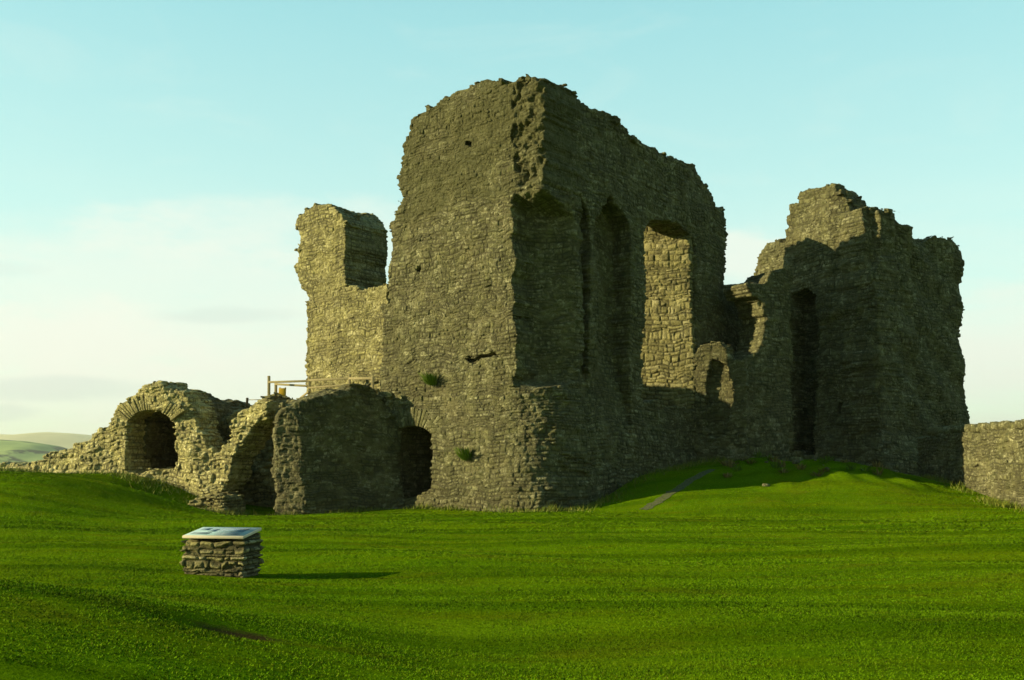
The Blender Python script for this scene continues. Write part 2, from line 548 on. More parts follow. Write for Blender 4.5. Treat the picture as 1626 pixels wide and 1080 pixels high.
def axis(lo, hi, step, far):
    a = list(np.arange(lo, hi + 1e-6, step))
    s = step
    v = hi
    while v < far:
        s *= 1.25
        v += s
        a.append(v)
    s = step
    v = lo
    while v > -far:
        s *= 1.25
        v -= s
        a.insert(0, v)
    return np.array(a)


def grid_mesh(name, xs, ys, zf):
    X, Y = np.meshgrid(xs, ys, indexing='ij')
    Z = zf(X, Y)
    V = np.stack([X.ravel(), Y.ravel(), Z.ravel()], 1)
    a, b = len(xs), len(ys)
    i = np.arange(a - 1)[:, None] * b + np.arange(b - 1)[None, :]
    i = i.ravel()
    return mesh_np(name, V, np.stack([i, i + b, i + b + 1, i + 1], 1))


def grass_mat():
    m, t, b = base_mat('lawn_grass', 0.95)
    b.inputs['Specular IOR Level'].default_value = 0.0
    pos = t.n('ShaderNodeNewGeometry').outputs['Position']
    big = t.noise(pos, 0.16, 4, 0.55)
    mid = t.noise(t.scale(pos, 0.35, 1.2, 1), 1.1, 5, 0.6)
    fine = t.noise(t.scale(pos, 1.0, 1.8, 1), 9.0, 5, 0.75)
    band = t.noise(t.scale(pos, 0.05, 1.0, 0.2), 0.75, 3, 0.5, 0.3)
    c = t.ramp(big, [(0.30, (0.118, 0.250, 0.003)), (0.5, (0.168, 0.305, 0.004)), (0.70, (0.228, 0.340, 0.005))])
    c = t.mix(t.maprange(mid, 0.40, 0.70, 0, 0.7), c, (0.180, 0.232, 0.0025))
    c = t.mix(t.maprange(band, 0.42, 0.66, 0, 0.6), c, (0.057, 0.132, 0.0008))
    c = t.mix(t.maprange(fine, 0.35, 0.75, 0.0, 0.5), c, (0.037, 0.080, 0.0008))
    c = t.mix(t.maprange(t.noise(pos, 1.9, 5, 0.65), 0.66, 0.78, 0, 0.5), c, (0.15, 0.14, 0.015))
    c = t.mix(t.maprange(t.noise(t.scale(pos, 0.45, 0.9, 1), 0.9, 5, 0.6, 0.4), 0.54, 0.70, 0, 0.6), c, (0.170, 0.195, 0.006))
    # a scrape of bare soil in the foreground
    sp_ = t.n('ShaderNodeSeparateXYZ', {0: pos})
    ex = t.math('POWER', t.math('ABSOLUTE', t.math('DIVIDE', t.math('SUBTRACT', sp_.outputs[0], -2.25), 0.42)), 2.0)
    ey = t.math('POWER', t.math('ABSOLUTE', t.math('DIVIDE', t.math('SUBTRACT', sp_.outputs[1], 8.5), 0.26)), 2.0)
    soil = t.maprange(t.math('ADD', t.math('ADD', ex, ey), t.math('MULTIPLY', t.noise(pos, 5.0, 5, 0.7), 2.4)), 2.4, 1.2)
    c = t.mix(soil, c, (0.075, 0.058, 0.018))
    setc(t, b, c)
    hh = t.math('ADD', t.math('MULTIPLY', fine, 1.0), t.math('MULTIPLY', t.noise(pos, 38.0, 3, 0.7), 0.6))
    bump(t, b, hh, 1.0, 0.10)
    return m


GRASS = grass_mat()
lawn = link('lawn', grid_mesh('lawn', axis(-30, 30, 0.22, 9000), axis(3, 62, 0.22, 9000), gz), GRASS, None, True)
tag(lawn, kind='structure')

# short mown turf: real blades where the camera is near enough to tell them apart
def turf():
    rng = np.random.RandomState(3)
    P = []
    for y0, y1, dens, wd, ht in ((6.2, 12, 3600, 0.007, 0.016), (12, 18, 1600, 0.010, 0.018), (18, 27, 560, 0.016, 0.020), (27, 46.5, 260, 0.024, 0.030)):
        n = int((y1 * y1 - y0 * y0) * 0.56 * dens)
        y = np.sqrt(rng.uniform(y0 * y0, y1 * y1, n))
        x = rng.uniform(-0.56, 0.56, n) * y
        P.append(np.stack([x, y, np.full(n, wd), np.full(n, ht)], 1))
    P = np.concatenate(P)
    # tufts: thin the blades by a patchy field
    keep = rng.rand(len(P)) < 0.55 + 0.45 * vnoise(P[:, 0] * 2.0, P[:, 1] * 2.0, 0 * P[:, 0], 4)
    x0, y0 = P[:, 0], P[:, 1]
    keep &= rng.rand(len(P)) > np.exp(-((x0 + 2.25) / 0.42) ** 2 - ((y0 - 8.5) / 0.28) ** 2) * 1.2
    keep &= ~((x0 > -5.4) & (x0 < -3.9) & (y0 > 15.8) & (y0 < 17.2))
    P = P[keep]
    n = len(P)
    x, y, wd, ht = P.T
    z = gz(x, y) - 0.005
    ang = rng.uniform(0, 2 * np.pi, n)
    ht = ht * rng.uniform(0.5, 1.3, n)
    lean = rng.uniform(0.2, 1.5, n) * ht
    la = rng.uniform(0, 2 * np.pi, n)
    dxw, dyw = np.cos(ang) * wd, np.sin(ang) * wd
    V = np.empty((n, 3, 3))
    V[:, 0] = np.stack([x - dxw, y - dyw, z], 1)
    V[:, 1] = np.stack([x + dxw, y + dyw, z], 1)
    V[:, 2] = np.stack([x + np.cos(la) * lean, y + np.sin(la) * lean, z + ht], 1)
    me = mesh_np('turf', V.reshape(-1, 3), np.arange(n * 3).reshape(-1, 3))
    fattr(me, 'blade', np.repeat(rng.rand(n), 3))
    m, t, b = base_mat('grass_blade', 0.8)
    b.inputs['Specular IOR Level'].default_value = 0.02
    bl = t.n('ShaderNodeAttribute', attribute_name='blade').outputs['Fac']
    pos = t.n('ShaderNodeNewGeometry').outputs['Position']
    c = t.ramp(bl, [(0.0, (0.160, 0.320, 0.003)), (0.5, (0.200, 0.365, 0.004)), (0.92, (0.240, 0.395, 0.005)), (0.99, (0.30, 0.31, 0.03))])
    c = t.mix(t.maprange(t.noise(t.scale(pos, 0.45, 0.9, 1), 0.9, 5, 0.6, 0.4), 0.54, 0.70, 0, 0.6), c, (0.170, 0.195, 0.006))
    big = t.noise(pos, 0.16, 4, 0.55)
    c = t.mix(t.maprange(big, 0.55, 0.70, 0, 0.5), c, (0.180, 0.232, 0.0022))
    band = t.noise(t.scale(pos, 0.05, 1.0, 0.2), 0.75, 3, 0.5, 0.3)
    c = t.mix(t.maprange(band, 0.42, 0.66, 0, 0.6), c, (0.057, 0.132, 0.0008))
    setc(t, b, c)
    up = t.n('ShaderNodeVectorMath', {0: t.n('ShaderNodeVectorMath', {0: t.n('ShaderNodeNewGeometry').outputs['Normal'], 'Scale': 0.30}, operation='SCALE').outputs[0], 1: (0, 0, 1)}, operation='ADD').outputs[0]
    t.t.links.new(t.n('ShaderNodeVectorMath', {0: up}, operation='NORMALIZE').outputs[0], b.inputs['Normal'])
    o = link('turf', me, m)
    tag(o, 'short green mown grass blades covering the lawn', 'grass', kind='stuff')


turf()

# far hills
def hill(name, prof, Y, depth, mat, seed):
    xs = np.linspace(prof[0][0], prof[-1][0], 90)
    ys = np.linspace(-1, 1, 24)
    top = np.interp(xs, [p[0] for p in prof], [p[1] for p in prof])
    X, T = np.meshgrid((xs - 813) / F * Y, ys, indexing='ij')
    H = np.meshgrid((745 - top) / F * Y + 90, ys, indexing='ij')[0]
    Yv = Y + T * depth
    sh = np.cos(np.clip(np.abs(T), 0, 1) * np.pi / 2) ** 1.3
    Z = -90 + H * sh + 0.10 * H * sh * vnoise(X / (Y * 0.03), Yv / (Y * 0.05), X * 0, seed) * np.abs(T)
    V = np.stack([X.ravel(), Yv.ravel(), Z.ravel()], 1)
    a, b = X.shape
    i = (np.arange(a - 1)[:, None] * b + np.arange(b - 1)[None, :]).ravel()
    o = link(name, mesh_np(name, V, np.stack([i, i + b, i + b + 1, i + 1], 1)), mat, None, True)
    tag(o, kind='structure')


def hill_mat(name, c0, c1, sc, hedges=False):
    m, t, b = base_mat(name, 1.0)
    pos = t.n('ShaderNodeNewGeometry').outputs['Position']
    n = t.noise(pos, sc, 5, 0.6)
    c = t.ramp(n, [(0.38, c0), (0.62, c1)])
    if hedges:
        v = t.n('ShaderNodeTexVoronoi', {'Vector': pos, 'Scale': 0.0045, 'Randomness': 0.9}, feature='DISTANCE_TO_EDGE').outputs['Distance']
        hedge = t.math('MULTIPLY', t.maprange(v, 0.10, 0.04), t.maprange(t.noise(pos, 0.02, 3), 0.4, 0.55))
        c = t.mix(hedge, c, (0.03, 0.05, 0.015))
        c = t.mix(t.maprange(t.noise(pos, 0.0035, 4), 0.60, 0.66), c, (0.05, 0.075, 0.025))
    setc(t, b, c)
    return m


hill('hills', [(-420, 738), (-300, 706), (-140, 690), (-40, 695), (0, 697), (40, 700), (80, 706), (110, 716), (150, 724), (260, 736), (400, 745)], 3000, 700,
     hill_mat('pasture', (0.24, 0.34, 0.08), (0.42, 0.50, 0.14), 0.006, True), 2)
hill('hills', [(-700, 735), (-420, 700), (-200, 686), (0, 690), (40, 691), (80, 686), (130, 689), (180, 697), (300, 715), (500, 730), (700, 742)], 6500, 1400,
     hill_mat('moorland', (0.50, 0.45, 0.22), (0.68, 0.60, 0.32), 0.002), 5)

# ------------------------------------------------------------------ main ruin
A_ANG = 40.0
uB = (math.sin(R(A_ANG)), math.cos(R(A_ANG)))
uA = (-math.cos(R(A_ANG)), math.sin(R(A_ANG)))
C0 = (1.2, 39.3)


def n_of(u):
    return (-u[1], u[0])


def neg(u):
    return (-u[0], -u[1])


# walls are written in frames where N = (-u.y, u.x); front wall: S runs from the left end to the corner
class Wall:
    """frame of a wall: s runs to the right as seen from outside, n runs inwards"""
    def __init__(s, P, u):
        s.P, s.u = P, u

    def poly(s, pts):
        return outline(pts, s.P, s.u)


fa = Wall(C0, neg(uA))          # n = (-u.y, u.x): u = (cos40, -sin40) -> n = (sin40, cos40) = uB
fb = Wall(C0, uB)               # u = (sin40, cos40) -> n = (-cos40, sin40) = uA
keep = empty('ruined_keep', (C0[0], C0[1], 0))
tag(keep, 'tallest castle ruin with rounded broken top, sunlit left face and shaded breached right face', 'castle ruin')
KO = (C0[0], C0[1], 0)

front_poly = fa.poly([(604, 900), (604, 470), (606, 447), (615, 440), (616, 384), (618, 360), (628, 340), (638, 310), (631, 292), (633, 270),
                      (641, 245), (641, 226), (651, 212), (655, 193), (669, 184), (690, 168), (715, 150), (740, 137), (752, 130),
                      (770, 127), (786, 131), (805, 128), (820, 124), (842, 123)])
front_poly += [(0.4, front_poly[-1][1] - 0.1), (0.4, -2)]
front_poly[0] = (front_poly[0][0], -2)
door = fa.poly([(622, 800), (626, 690), (640, 676), (660, 673), (680, 678), (689, 690), (689, 778), (684, 782), (640, 800)])
crack = fa.poly([(736, 566), (786, 566), (792, 572), (745, 573)])
HOLES = [fa.poly([(a - 3, b - 3), (a + 3, b - 3), (a + 3, b + 3), (a - 3, b + 3)]) for a, b in ((742, 228), (662, 430))]


def fn_front(S, N, Z, N2):
    d = poly_sdf(front_poly, S, Z)
    q = -S
    r = 0.25 + 1.75 * smooth(6.2, 4.4, Z)
    bat = 0.35 * smooth(5.0, 0.0, Z)
    p = N + bat
    qq = q + bat
    a, b = r - qq, r - p
    corner = np.where((a > 0) & (b > 0), np.sqrt(np.maximum(a, 0) ** 2 + np.maximum(b, 0) ** 2) - r, np.maximum(-qq, -p))
    d = np.maximum(d, corner)
    thick = 1.6 + 2.2 * smooth(5.6, 5.2, Z) * smooth(-2.5, -3.2, S) + 1.1 * smooth(-2.4, -2.0, S)
    d = np.maximum(d, N - thick)
    # notch splay so that light passes the inner corner of the gap on the left
    d = np.maximum(d, -np.maximum(-(S + 8.75 - 1.05 * np.maximum(N, 0)) * 1.0 - 0.0, 0) * 0 + np.where(Z > 9.2, (-(S + 8.9) + 1.0 * np.maximum(N - 0.2, 0)) * 0.7, -9))
    # robbed corner
    wob = 0.07 * np.sin(Z * 1.7) + 0.08 * np.sin(Z * 4.1 + 1) - 0.10 * smooth(9.0, 6.0, Z)
    mid = np.minimum(smooth(4.75, 5.25, Z), smooth(13.0, 12.2, Z))
    dep = 1.05 * mid + (0.11 + 0.16 * vnoise(S * 2.2, Z * 2.6, 0 * S, 91) + 0.20 * vnoise(S * 5.2, Z * 6.5, 0 * S, 92)) * smooth(12.2, 13.2, Z)
    cut = np.maximum(q - 1.50 - wob, N - dep - 1.25 * mid * (1 - q / 1.5))
    cut = np.where(Z < 4.7, 9.0, cut)
    d = np.maximum(d, -cut)
    # doorway and a crack
    d = np.maximum(d, -np.maximum(poly_sdf(door, S, Z), N - 3.0))
    d = np.maximum(d, -np.maximum(poly_sdf(crack, S, Z), N - 0.35))
    for hp in HOLES:
        d = np.maximum(d, -np.maximum(poly_sdf(hp, S, Z), N - 0.3))
    return d


masonry('front_wall', fa.P, fa.u, (-9.8, 1.0), (-0.9, 4.2), (-1.0, 18.2), fn_front, STONE, keep, seed=3, h=0.042, crest=[q_ for q_ in front_poly[6:-2] if q_[1] > 11.5], width=0.31, course=(0.11, 0.19), jit=0.032, bulge=0.08, origin=KO,
        stain=lambda a, z: np.clip(smooth(12.6, 13.4, z + 0.5 * vnoise(a * 0.8, z * 0.8, 0 * a, 3)) * (0.60 + 0.5 * vnoise(a * 0.5, z * 0.5, 0 * a, 8)), 0, 0.62))

turret_poly = fa.poly([(482, 900), (480, 600), (482, 468), (475, 462), (470, 440), (470, 370), (456, 361), (470, 341), (495, 328), (520, 328), (540, 337),
                       (545, 346), (545, 457), (580, 453), (612, 447), (612, 900)])
turret_poly[0] = (turret_poly[0][0], -2)
turret_poly[-1] = (turret_poly[-1][0], -2)
s_gap = fa.poly([(545, 400)])[0][0]


def fn_turret(S, N, Z, N2):
    d = poly_sdf(turret_poly, S, Z)
    thick = np.where(S < s_gap, 2.9 + 0 * Z, 1.3)
    d = np.maximum(d, 0.12 - N)
    return np.maximum(d, N - thick)


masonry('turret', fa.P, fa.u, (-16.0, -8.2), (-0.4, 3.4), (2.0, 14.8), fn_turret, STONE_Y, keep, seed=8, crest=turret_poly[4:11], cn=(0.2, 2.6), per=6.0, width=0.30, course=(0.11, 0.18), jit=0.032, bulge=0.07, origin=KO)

side_poly = fb.poly([(868, 900), (868, 126), (882, 128), (900, 139), (930, 160), (950, 176), (968, 182), (990, 205), (1015, 225), (1040, 235), (1070, 246),
                     (1095, 258), (1113, 272), (1124, 295), (1134, 312), (1139, 328), (1152, 328), (1152, 450), (1200, 451), (1215, 456), (1215, 800)])
side_poly[0] = (1.95, -2)
side_poly[1] = (1.95, side_poly[2][1] + 0.1)
side_poly[-1] = (side_poly[-1][0], -2)
breach = fb.poly([(1025, 636), (1025, 364), (1040, 350), (1060, 346), (1082, 356), (1100, 374), (1106, 392), (1106, 645), (1060, 642)])
niche1 = fb.poly([(903, 660), (902, 345), (910, 312), (917, 294), (925, 312), (938, 345), (938, 660)])
niche2 = fb.poly([(953, 720), (949, 350), (962, 328), (969, 308), (977, 326), (1001, 352), (1003, 720)])


def fn_side(S, N, Z, N2):
    d = poly_sdf(side_poly, S, Z)
    bat = 0.40 * smooth(5.2, 0.2, Z) * (1 - 0.5 * smooth(6, 9, S))
    rough = 0.12 * np.sin(S * 1.9 + 0.7 * Z) * smooth(8.0, 5.0, Z)
    d = np.maximum(d, 0.03 - N - bat - rough)
    d = np.maximum(d, 0.42 * smooth(2.7, 2.0, S) * smooth(5.0, 6.0, Z) * smooth(13.0, 12.0, Z) - N)
    d = np.maximum(d, N - 1.6)
    d = np.maximum(d, -np.maximum(poly_sdf(breach, S, Z), -5 - N))
    dep = 1.0 * smooth(4.2, 7.5, Z)
    d = np.maximum(d, -np.maximum(poly_sdf(niche1, S, Z), N - dep))
    d = np.maximum(d, -np.maximum(poly_sdf(niche2, S, Z), N - 0.95 * smooth(2.6, 7.0, Z)))
    return d


masonry('side_wall', fb.P, fb.u, (1.0, 20.5), (-0.9, 2.0), (-0.6, 18.2), fn_side, STONE_D, keep, seed=13, h=0.042, crest=side_poly[2:17], width=0.32, course=(0.12, 0.20), jit=0.035, bulge=0.10, origin=KO)

# cross wall seen through the breach, and its stub outside with a hollow in it
X1 = (8.80, 48.35)
uX = (0.9, -0.436)
nl = math.hypot(*uX); uX = (uX[0] / nl, uX[1] / nl)
fx = Wall(X1, uX)
cross_poly = [(-4.2, -1), (-4.2, 14.9), (-0.05, 14.9), (-0.05, -1)]


def fn_cross(S, N, Z, N2):
    return np.maximum(np.maximum(poly_sdf(cross_poly, S, Z), -N), N - 1.1)


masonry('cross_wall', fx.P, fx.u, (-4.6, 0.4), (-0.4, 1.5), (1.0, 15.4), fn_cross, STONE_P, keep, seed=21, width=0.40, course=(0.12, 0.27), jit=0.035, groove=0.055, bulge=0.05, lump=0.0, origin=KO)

# unseen wall added behind the side wall to shade the right tower
fe = Wall((C0[0] + 14.1 * uB[0], C0[1] + 14.1 * uB[1]), neg(uA))
shade_poly = [(-4.6, -1), (-4.6, 16.5), (-2.4, 16.4), (-1.2, 15.7), (-0.5, 14.9), (-0.2, 14.2), (-0.2, -1)]


def fn_shade(S, N, Z, N2):
    return np.maximum(np.maximum(poly_sdf(shade_poly, S, Z), -N), N - 1.0)


masonry('added_shade_wall', fe.P, fe.u, (-5.2, 0.3), (-0.4, 1.4), (1.0, 17.2), fn_shade, STONE_D, keep, seed=23, h=0.07, jit=0.035, origin=KO)

stub = empty('broken_cross_wall', (10.5, 48.2, float(gz(10.5, 48.2))))
tag(stub, 'low broken wall between the breach and the right tower, with a hollow niche and sunlit edges', 'wall')
SO = tuple(stub.location)
stub_poly = fx.poly([(1100, 900), (1100, 556), (1112, 545), (1128, 540), (1146, 541), (1158, 551), (1165, 566), (1186, 560), (1187, 900)])
hollow = fx.poly([(1124, 690), (1119, 640), (1124, 590), (1134, 572), (1142, 574), (1152, 580), (1160, 608), (1164, 640), (1156, 692)])


def fn_stub(S, N, Z, N2):
    d = np.maximum(np.maximum(poly_sdf(stub_poly, S, Z), -N), N - 0.9)
    return np.maximum(d, -np.maximum(poly_sdf(hollow, S, Z), N - 0.36))


masonry('niche_wall', fx.P, fx.u, (-0.8, 3.6), (-0.5, 1.4), (-0.4, 9.0), fn_stub, STONE, stub, seed=25, width=0.36, course=(0.13, 0.22), jit=0.035, origin=SO)

PN = (11.35, 47.9)
uN = (0.85, 0.526)
fn_ = Wall(PN, uN)
pier_poly = fn_.poly([(1187, 900), (1187, 565), (1204, 556), (1213, 530), (1215, 505), (1208, 480), (1192, 470), (1186, 452), (1215, 449), (1224, 432), (1258, 420), (1258, 900)])


def fn_pier(S, N, Z, N2):
    return np.maximum(np.maximum(poly_sdf(pier_poly, S, Z), -N), N - 1.7)


masonry('pier', fn_.P, fn_.u, (-0.8, 3.8), (-0.5, 2.1), (-0.4, 11.6), fn_pier, STONE, stub, seed=28, width=0.36, course=(0.13, 0.22), jit=0.035, origin=SO)

# voussoirs
def wedge_arch(name, W, cx, cy, r0, r1, a0, a1, n, parent, origin, mat, proud=0.07, deep=0.25, sq=1.0, rnd=None):
    """fan of thin arch stones on a wall face; centre and radii in photo pixels"""
    rnd = rnd or random.Random(4)
    V, Q, tone = [], [], []
    u, nn = W.u, n_of(W.u)
    for i in range(n):
        t0 = a0 + (a1 - a0) * (i + 0.06) / n
        t1 = a0 + (a1 - a0) * (i + 0.94) / n
        ro = r1 * rnd.uniform(0.88, 1.06)
        pr = proud * rnd.uniform(0.5, 1.3)
        c = []
        for r, t in ((r0, t0), (ro, t0), (ro, t1), (r0, t1)):
            px, py = cx + r * math.cos(R(t)), cy - r * math.sin(R(t)) * sq
            c.append(onp(px, py, W.P, W.u))
        k = len(V)
        tn = rnd.random()
        for n0 in (-pr, deep):
            for s, z in c:
                V.append((W.P[0] + s * u[0] + n0 * nn[0] - origin[0], W.P[1] + s * u[1] + n0 * nn[1] - origin[1], z - origin[2]))
                tone.append(tn)
        Q += [(k, k + 1, k + 2, k + 3), (k + 7, k + 6, k + 5, k + 4)] + [(k + a, k + 4 + a, k + 4 + (a + 1) % 4, k + (a + 1) % 4) for a in range(4)]
    me = mesh_np(name, np.array(V), np.array(Q))
    fattr(me, 'stone', np.array(tone))
    fattr(me, 'joint', np.zeros(len(V)))
    o = link(name, me, mat, parent)
    bv = o.modifiers.new('bevel', 'BEVEL')
    bv.width = 0.025
    bv.segments = 2
    return o


wedge_arch('door_arch', fa, 655, 718, 42, 68, 118, 34, 16, keep, KO, STONE, 0.05)

# ------------------------------------------------------------------ right tower
PE = (18.23, 50.3)
uL = (0.53, -0.848)             # left face, s runs to the near corner
uR = (0.848, 0.53)              # right face
fl = Wall(PE, uL)
fr = Wall(PE, uR)
tower = empty('ruined_tower', (PE[0], PE[1], float(gz(*PE))))
tag(tower, 'second ruined stone tower at the right with a jagged top and a tall dark slit', 'tower')
TO = tuple(tower.location)
tl_poly = fl.poly([(1199, 900), (1199, 430), (1203, 424), (1206, 408), (1216, 404), (1220, 388), (1232, 383), (1246, 378), (1240, 366), (1252, 360), (1250, 344), (1258, 340),
                   (1256, 324), (1268, 318), (1272, 308), (1286, 300), (1296, 302), (1314, 290), (1326, 302), (1341, 314), (1345, 336), (1364, 332), (1396, 326)])
tl_poly += [(0.15, tl_poly[-1][1]), (0.15, -1)]
tl_poly[0] = (tl_poly[0][0], -1)
slit = fl.poly([(1256, 718), (1258, 470), (1276, 462), (1296, 470), (1296, 560), (1288, 718)])
hA = fl.poly([(1379, 485), (1387, 485), (1387, 496), (1379, 496)])
hB = fl.poly([(1329, 640), (1341, 640), (1341, 660), (1329, 660)])


def fn_tl(S, N, Z, N2):
    d = poly_sdf(tl_poly, S, Z)
    lean = 0.55 * smooth(11.4, 12.6, Z) * smooth(-3.2, -0.2, S)          # the crest is broken back on the right
    over = 0.22 * smooth(9.3, 9.8, Z) * smooth(-0.5, -1.0, S)            # upper part oversails
    d = np.maximum(d, lean - over + 0.12 - N - 0.2 * smooth(4.5, 2.0, Z) * smooth(-2.6, -2.0, S) - 0.03 * np.sin(Z * 3 + S * 2))
    d = np.maximum(d, N - 1.9)
    d = np.maximum(d, -np.maximum(poly_sdf(slit, S, Z), N - 1.05))
    d = np.maximum(d, -np.maximum(poly_sdf(hA, S, Z), N - 0.5))
    d = np.maximum(d, -np.maximum(poly_sdf(hB, S, Z), N - 0.5))
    return d


masonry('front_wall', fl.P, fl.u, (-9.4, 0.6), (-0.8, 2.2), (0.4, 17.0), fn_tl, STONE, tower, seed=31, crest=tl_poly[2:-2], cn=(0.1, 1.5), width=0.36, course=(0.13, 0.22), jit=0.036, bulge=0.12, origin=TO)

tr_poly = fr.poly([(1393, 900), (1393, 331), (1400, 332), (1413, 336), (1424, 358), (1440, 364), (1462, 366), (1470, 371), (1508, 372), (1522, 379), (1540, 383), (1541, 600),
                   (1549, 612), (1552, 690), (1553, 900)])
tr_poly[0] = (0.0, -1)
tr_poly[1] = (0.0, tr_poly[2][1])
tr_poly[-1] = (tr_poly[-1][0], -1)


def fn_tr(S, N, Z, N2):
    d = poly_sdf(tr_poly, S, Z)
    step = 0.5 * smooth(3.3, 3.5, S) + 0.35 * smooth(11.3, 12.4, Z) * smooth(2.6, 1.2, S)
    d = np.maximum(d, step - N - 0.1 * np.sin(Z * 2 + S * 1.5) - 0.3 * smooth(3.5, 1.5, Z))
    return np.maximum(d, N - 2.2)


masonry('side_wall', fr.P, fr.u, (-0.6, 8.8), (-0.8, 2.6), (0.2, 15.8), fn_tr, STONE_D, tower, seed=36, crest=tr_poly[2:11], cn=(0.1, 1.8), width=0.36, course=(0.13, 0.22), jit=0.034, bulge=0.12, origin=TO)

# ------------------------------------------------------------------ field wall at the right
fw = empty('boundary_wall', (19.0, 42.3, float(gz(19.0, 42.3))))
tag(fw, 'dry stone wall with upright coping stones, running out of the right edge past the tower', 'wall')
FO = tuple(fw.location)
PF = (19.35, 48.6)
FE = (19.30, 35.0)
uF = ((FE[0] - PF[0]), (FE[1] - PF[1]))
lf = math.hypot(*uF); uF = (uF[0] / lf, uF[1] / lf)
ff = Wall(PF, uF)
WTOP = 3.22


def fn_fw(S, N, Z, N2):
    d = np.maximum(np.abs(S - lf / 2) - lf / 2, Z - WTOP + 0.06 * np.sin(S * 1.3))
    return np.maximum(d, np.abs(N - 0.4) - 0.30 - 0.04 * (WTOP - Z))


masonry('wall', ff.P, ff.u, (-0.3, lf + 0.3), (-0.3, 1.1), (-0.4, 3.6), fn_fw, STONE_W, fw, seed=41, lump=0.05, width=0.30, course=(0.09, 0.17), jit=0.045, bulge=0.05, h=0.045, origin=FO)


def rough_block(name, size, seed, mat, parent=None, sub=2, jit=0.12):
    """one weathered stone: a bevelled block pushed out of true"""
    rnd = np.random.RandomState(seed)
    n = 2 + sub
    g = np.linspace(-1, 1, n)
    V, idx = [], {}
    def vid(a, b, c):
        if (a, b, c) not in idx:
            idx[(a, b, c)] = len(V)
            V.append((g[a], g[b], g[c]))
        return idx[(a, b, c)]
    Q = []
    for ax in range(3):
        for side in (0, n - 1):
            for a in range(n - 1):
                for b in range(n - 1):
                    q = []
                    for da, db in ((0, 0), (1, 0), (1, 1), (0, 1)):
                        c = [0, 0, 0]
                        c[ax] = side; c[(ax + 1) % 3] = a + da; c[(ax + 2) % 3] = b + db
                        q.append(vid(*c))
                    Q.append(q if side else q[::-1])
    V = np.array(V)
    ln = np.linalg.norm(V, axis=1, keepdims=True)
    V = V * (1 - 0.42 * (ln - 1) / 0.732 * 0.6)
    V = V + rnd.uniform(-jit, jit, V.shape)
    V = V * np.array(size) / 2
    me = mesh_np(name, V, np.array(Q))
    fattr(me, 'stone', np.full(len(V), rnd.rand()))
    fattr(me, 'joint', np.zeros(len(V)))
    return link(name, me, mat, parent, True)


rs = random.Random(12)
s = 1.0
k = 0
nf = n_of(uF)
while s < lf - 0.2 and k < 98:
    wd = rs.uniform(0.12, 0.24)
    ht = rs.uniform(0.26, 0.46)
    o = rough_block('coping_stone', (wd * 0.98, rs.uniform(0.45, 0.6), ht), 500 + k, STONE_W, fw, 1, 0.1)
    o.location = (PF[0] + (s + wd / 2) * uF[0] + 0.4 * nf[0] - FO[0], PF[1] + (s + wd / 2) * uF[1] + 0.4 * nf[1] - FO[1], WTOP + ht * 0.34 - FO[2])
    o.rotation_euler = (rs.uniform(-.1, .1), rs.uniform(-0.25, 0.25), math.atan2(uF[1], uF[0]) + rs.uniform(-.12, .12))
    s += wd
    k += 1

# ------------------------------------------------------------------ vaulted ruin at the left
PG = (-13.65, 44.3)
uG = (0.93, -0.368)
fg = Wall(PG, uG)
vault = empty('vaulted_ruin', (PG[0] - 2, PG[1] + 1, float(gz(PG[0] - 2, PG[1] + 1))))
tag(vault, 'low ruined vault at the left with dark arched opening and sloping rubble walls', 'ruin')
VO = tuple(vault.location)
g_poly = fg.poly([(-30, 900), (-30, 742), (0, 738), (30, 733), (60, 727), (88, 722), (110, 708), (136, 697), (160, 681), (178, 672), (184, 650), (200, 633), (226, 618), (250, 612),
                  (276, 612), (290, 620), (299, 640), (309, 668), (318, 692), (330, 712), (345, 722), (357, 704), (366, 680), (373, 656), (396, 643), (416, 640),
                  (430, 642), (424, 660), (400, 680), (386, 700), (370, 735), (354, 770), (340, 812), (330, 840)])
g_poly[0] = (g_poly[0][0], -2)
g_poly[-1] = (g_poly[-1][0], -2)
arch = fg.poly([(198, 748), (203, 690), (206, 668), (218, 656), (240, 650), (262, 655), (273, 667), (277, 690), (274, 738), (258, 744), (240, 742), (225, 748)])


def fn_g(S, N, Z, N2):
    d = poly_sdf(g_poly, S, Z)
    flare = 0.5 * smooth(3.0, 0.4, Z) * smooth(-3.0, -5.5, S) + 0.0 * S
    d = np.maximum(d, -N - flare - 0.1 * np.sin(S * 2.2 + Z * 1.4))
    d = np.maximum(d, N - 1.5)
    return np.maximum(d, -np.maximum(poly_sdf(arch, S, Z), N - 8))


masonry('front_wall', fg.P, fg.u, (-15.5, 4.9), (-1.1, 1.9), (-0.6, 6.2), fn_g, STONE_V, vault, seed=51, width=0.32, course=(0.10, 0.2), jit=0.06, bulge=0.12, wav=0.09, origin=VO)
sL, sR = fg.poly([(186, 700)])[0][0], fg.poly([(292, 700)])[0][0]
crown = fg.poly([(250, 616)])[0][1]


def fn_v(S, N, Z, N2):
    mid, hw = (sL + sR) / 2, (sR - sL) / 2
    top = crown - 0.1 - 0.9 * ((S - mid) / hw) ** 4 - 0.10 * np.maximum(N - 2.5, 0) - 0.10 * np.sin(N * 2)
    d = np.maximum(np.abs(S - mid) - hw - 0.12 * (top - Z) * (S > mid), np.maximum(Z - top, np.maximum(1.2 - N, N - 6.5)))
    return np.maximum(d, -np.maximum(poly_sdf(arch, S, Z), N - 5.2))


masonry('vault', fg.P, fg.u, (sL - 1.0, sR + 1.6), (0.7, 7.0), (-0.4, 6.0), fn_v, STONE_D, vault, seed=55, width=0.34, course=(0.12, 0.22), jit=0.09, bulge=0.16, origin=VO)
wedge_arch('arch', fg, 240, 694, 43, 67, 144, 36, 24, vault, VO, STONE_Y, 0.12, 0.6, rnd=random.Random(9))

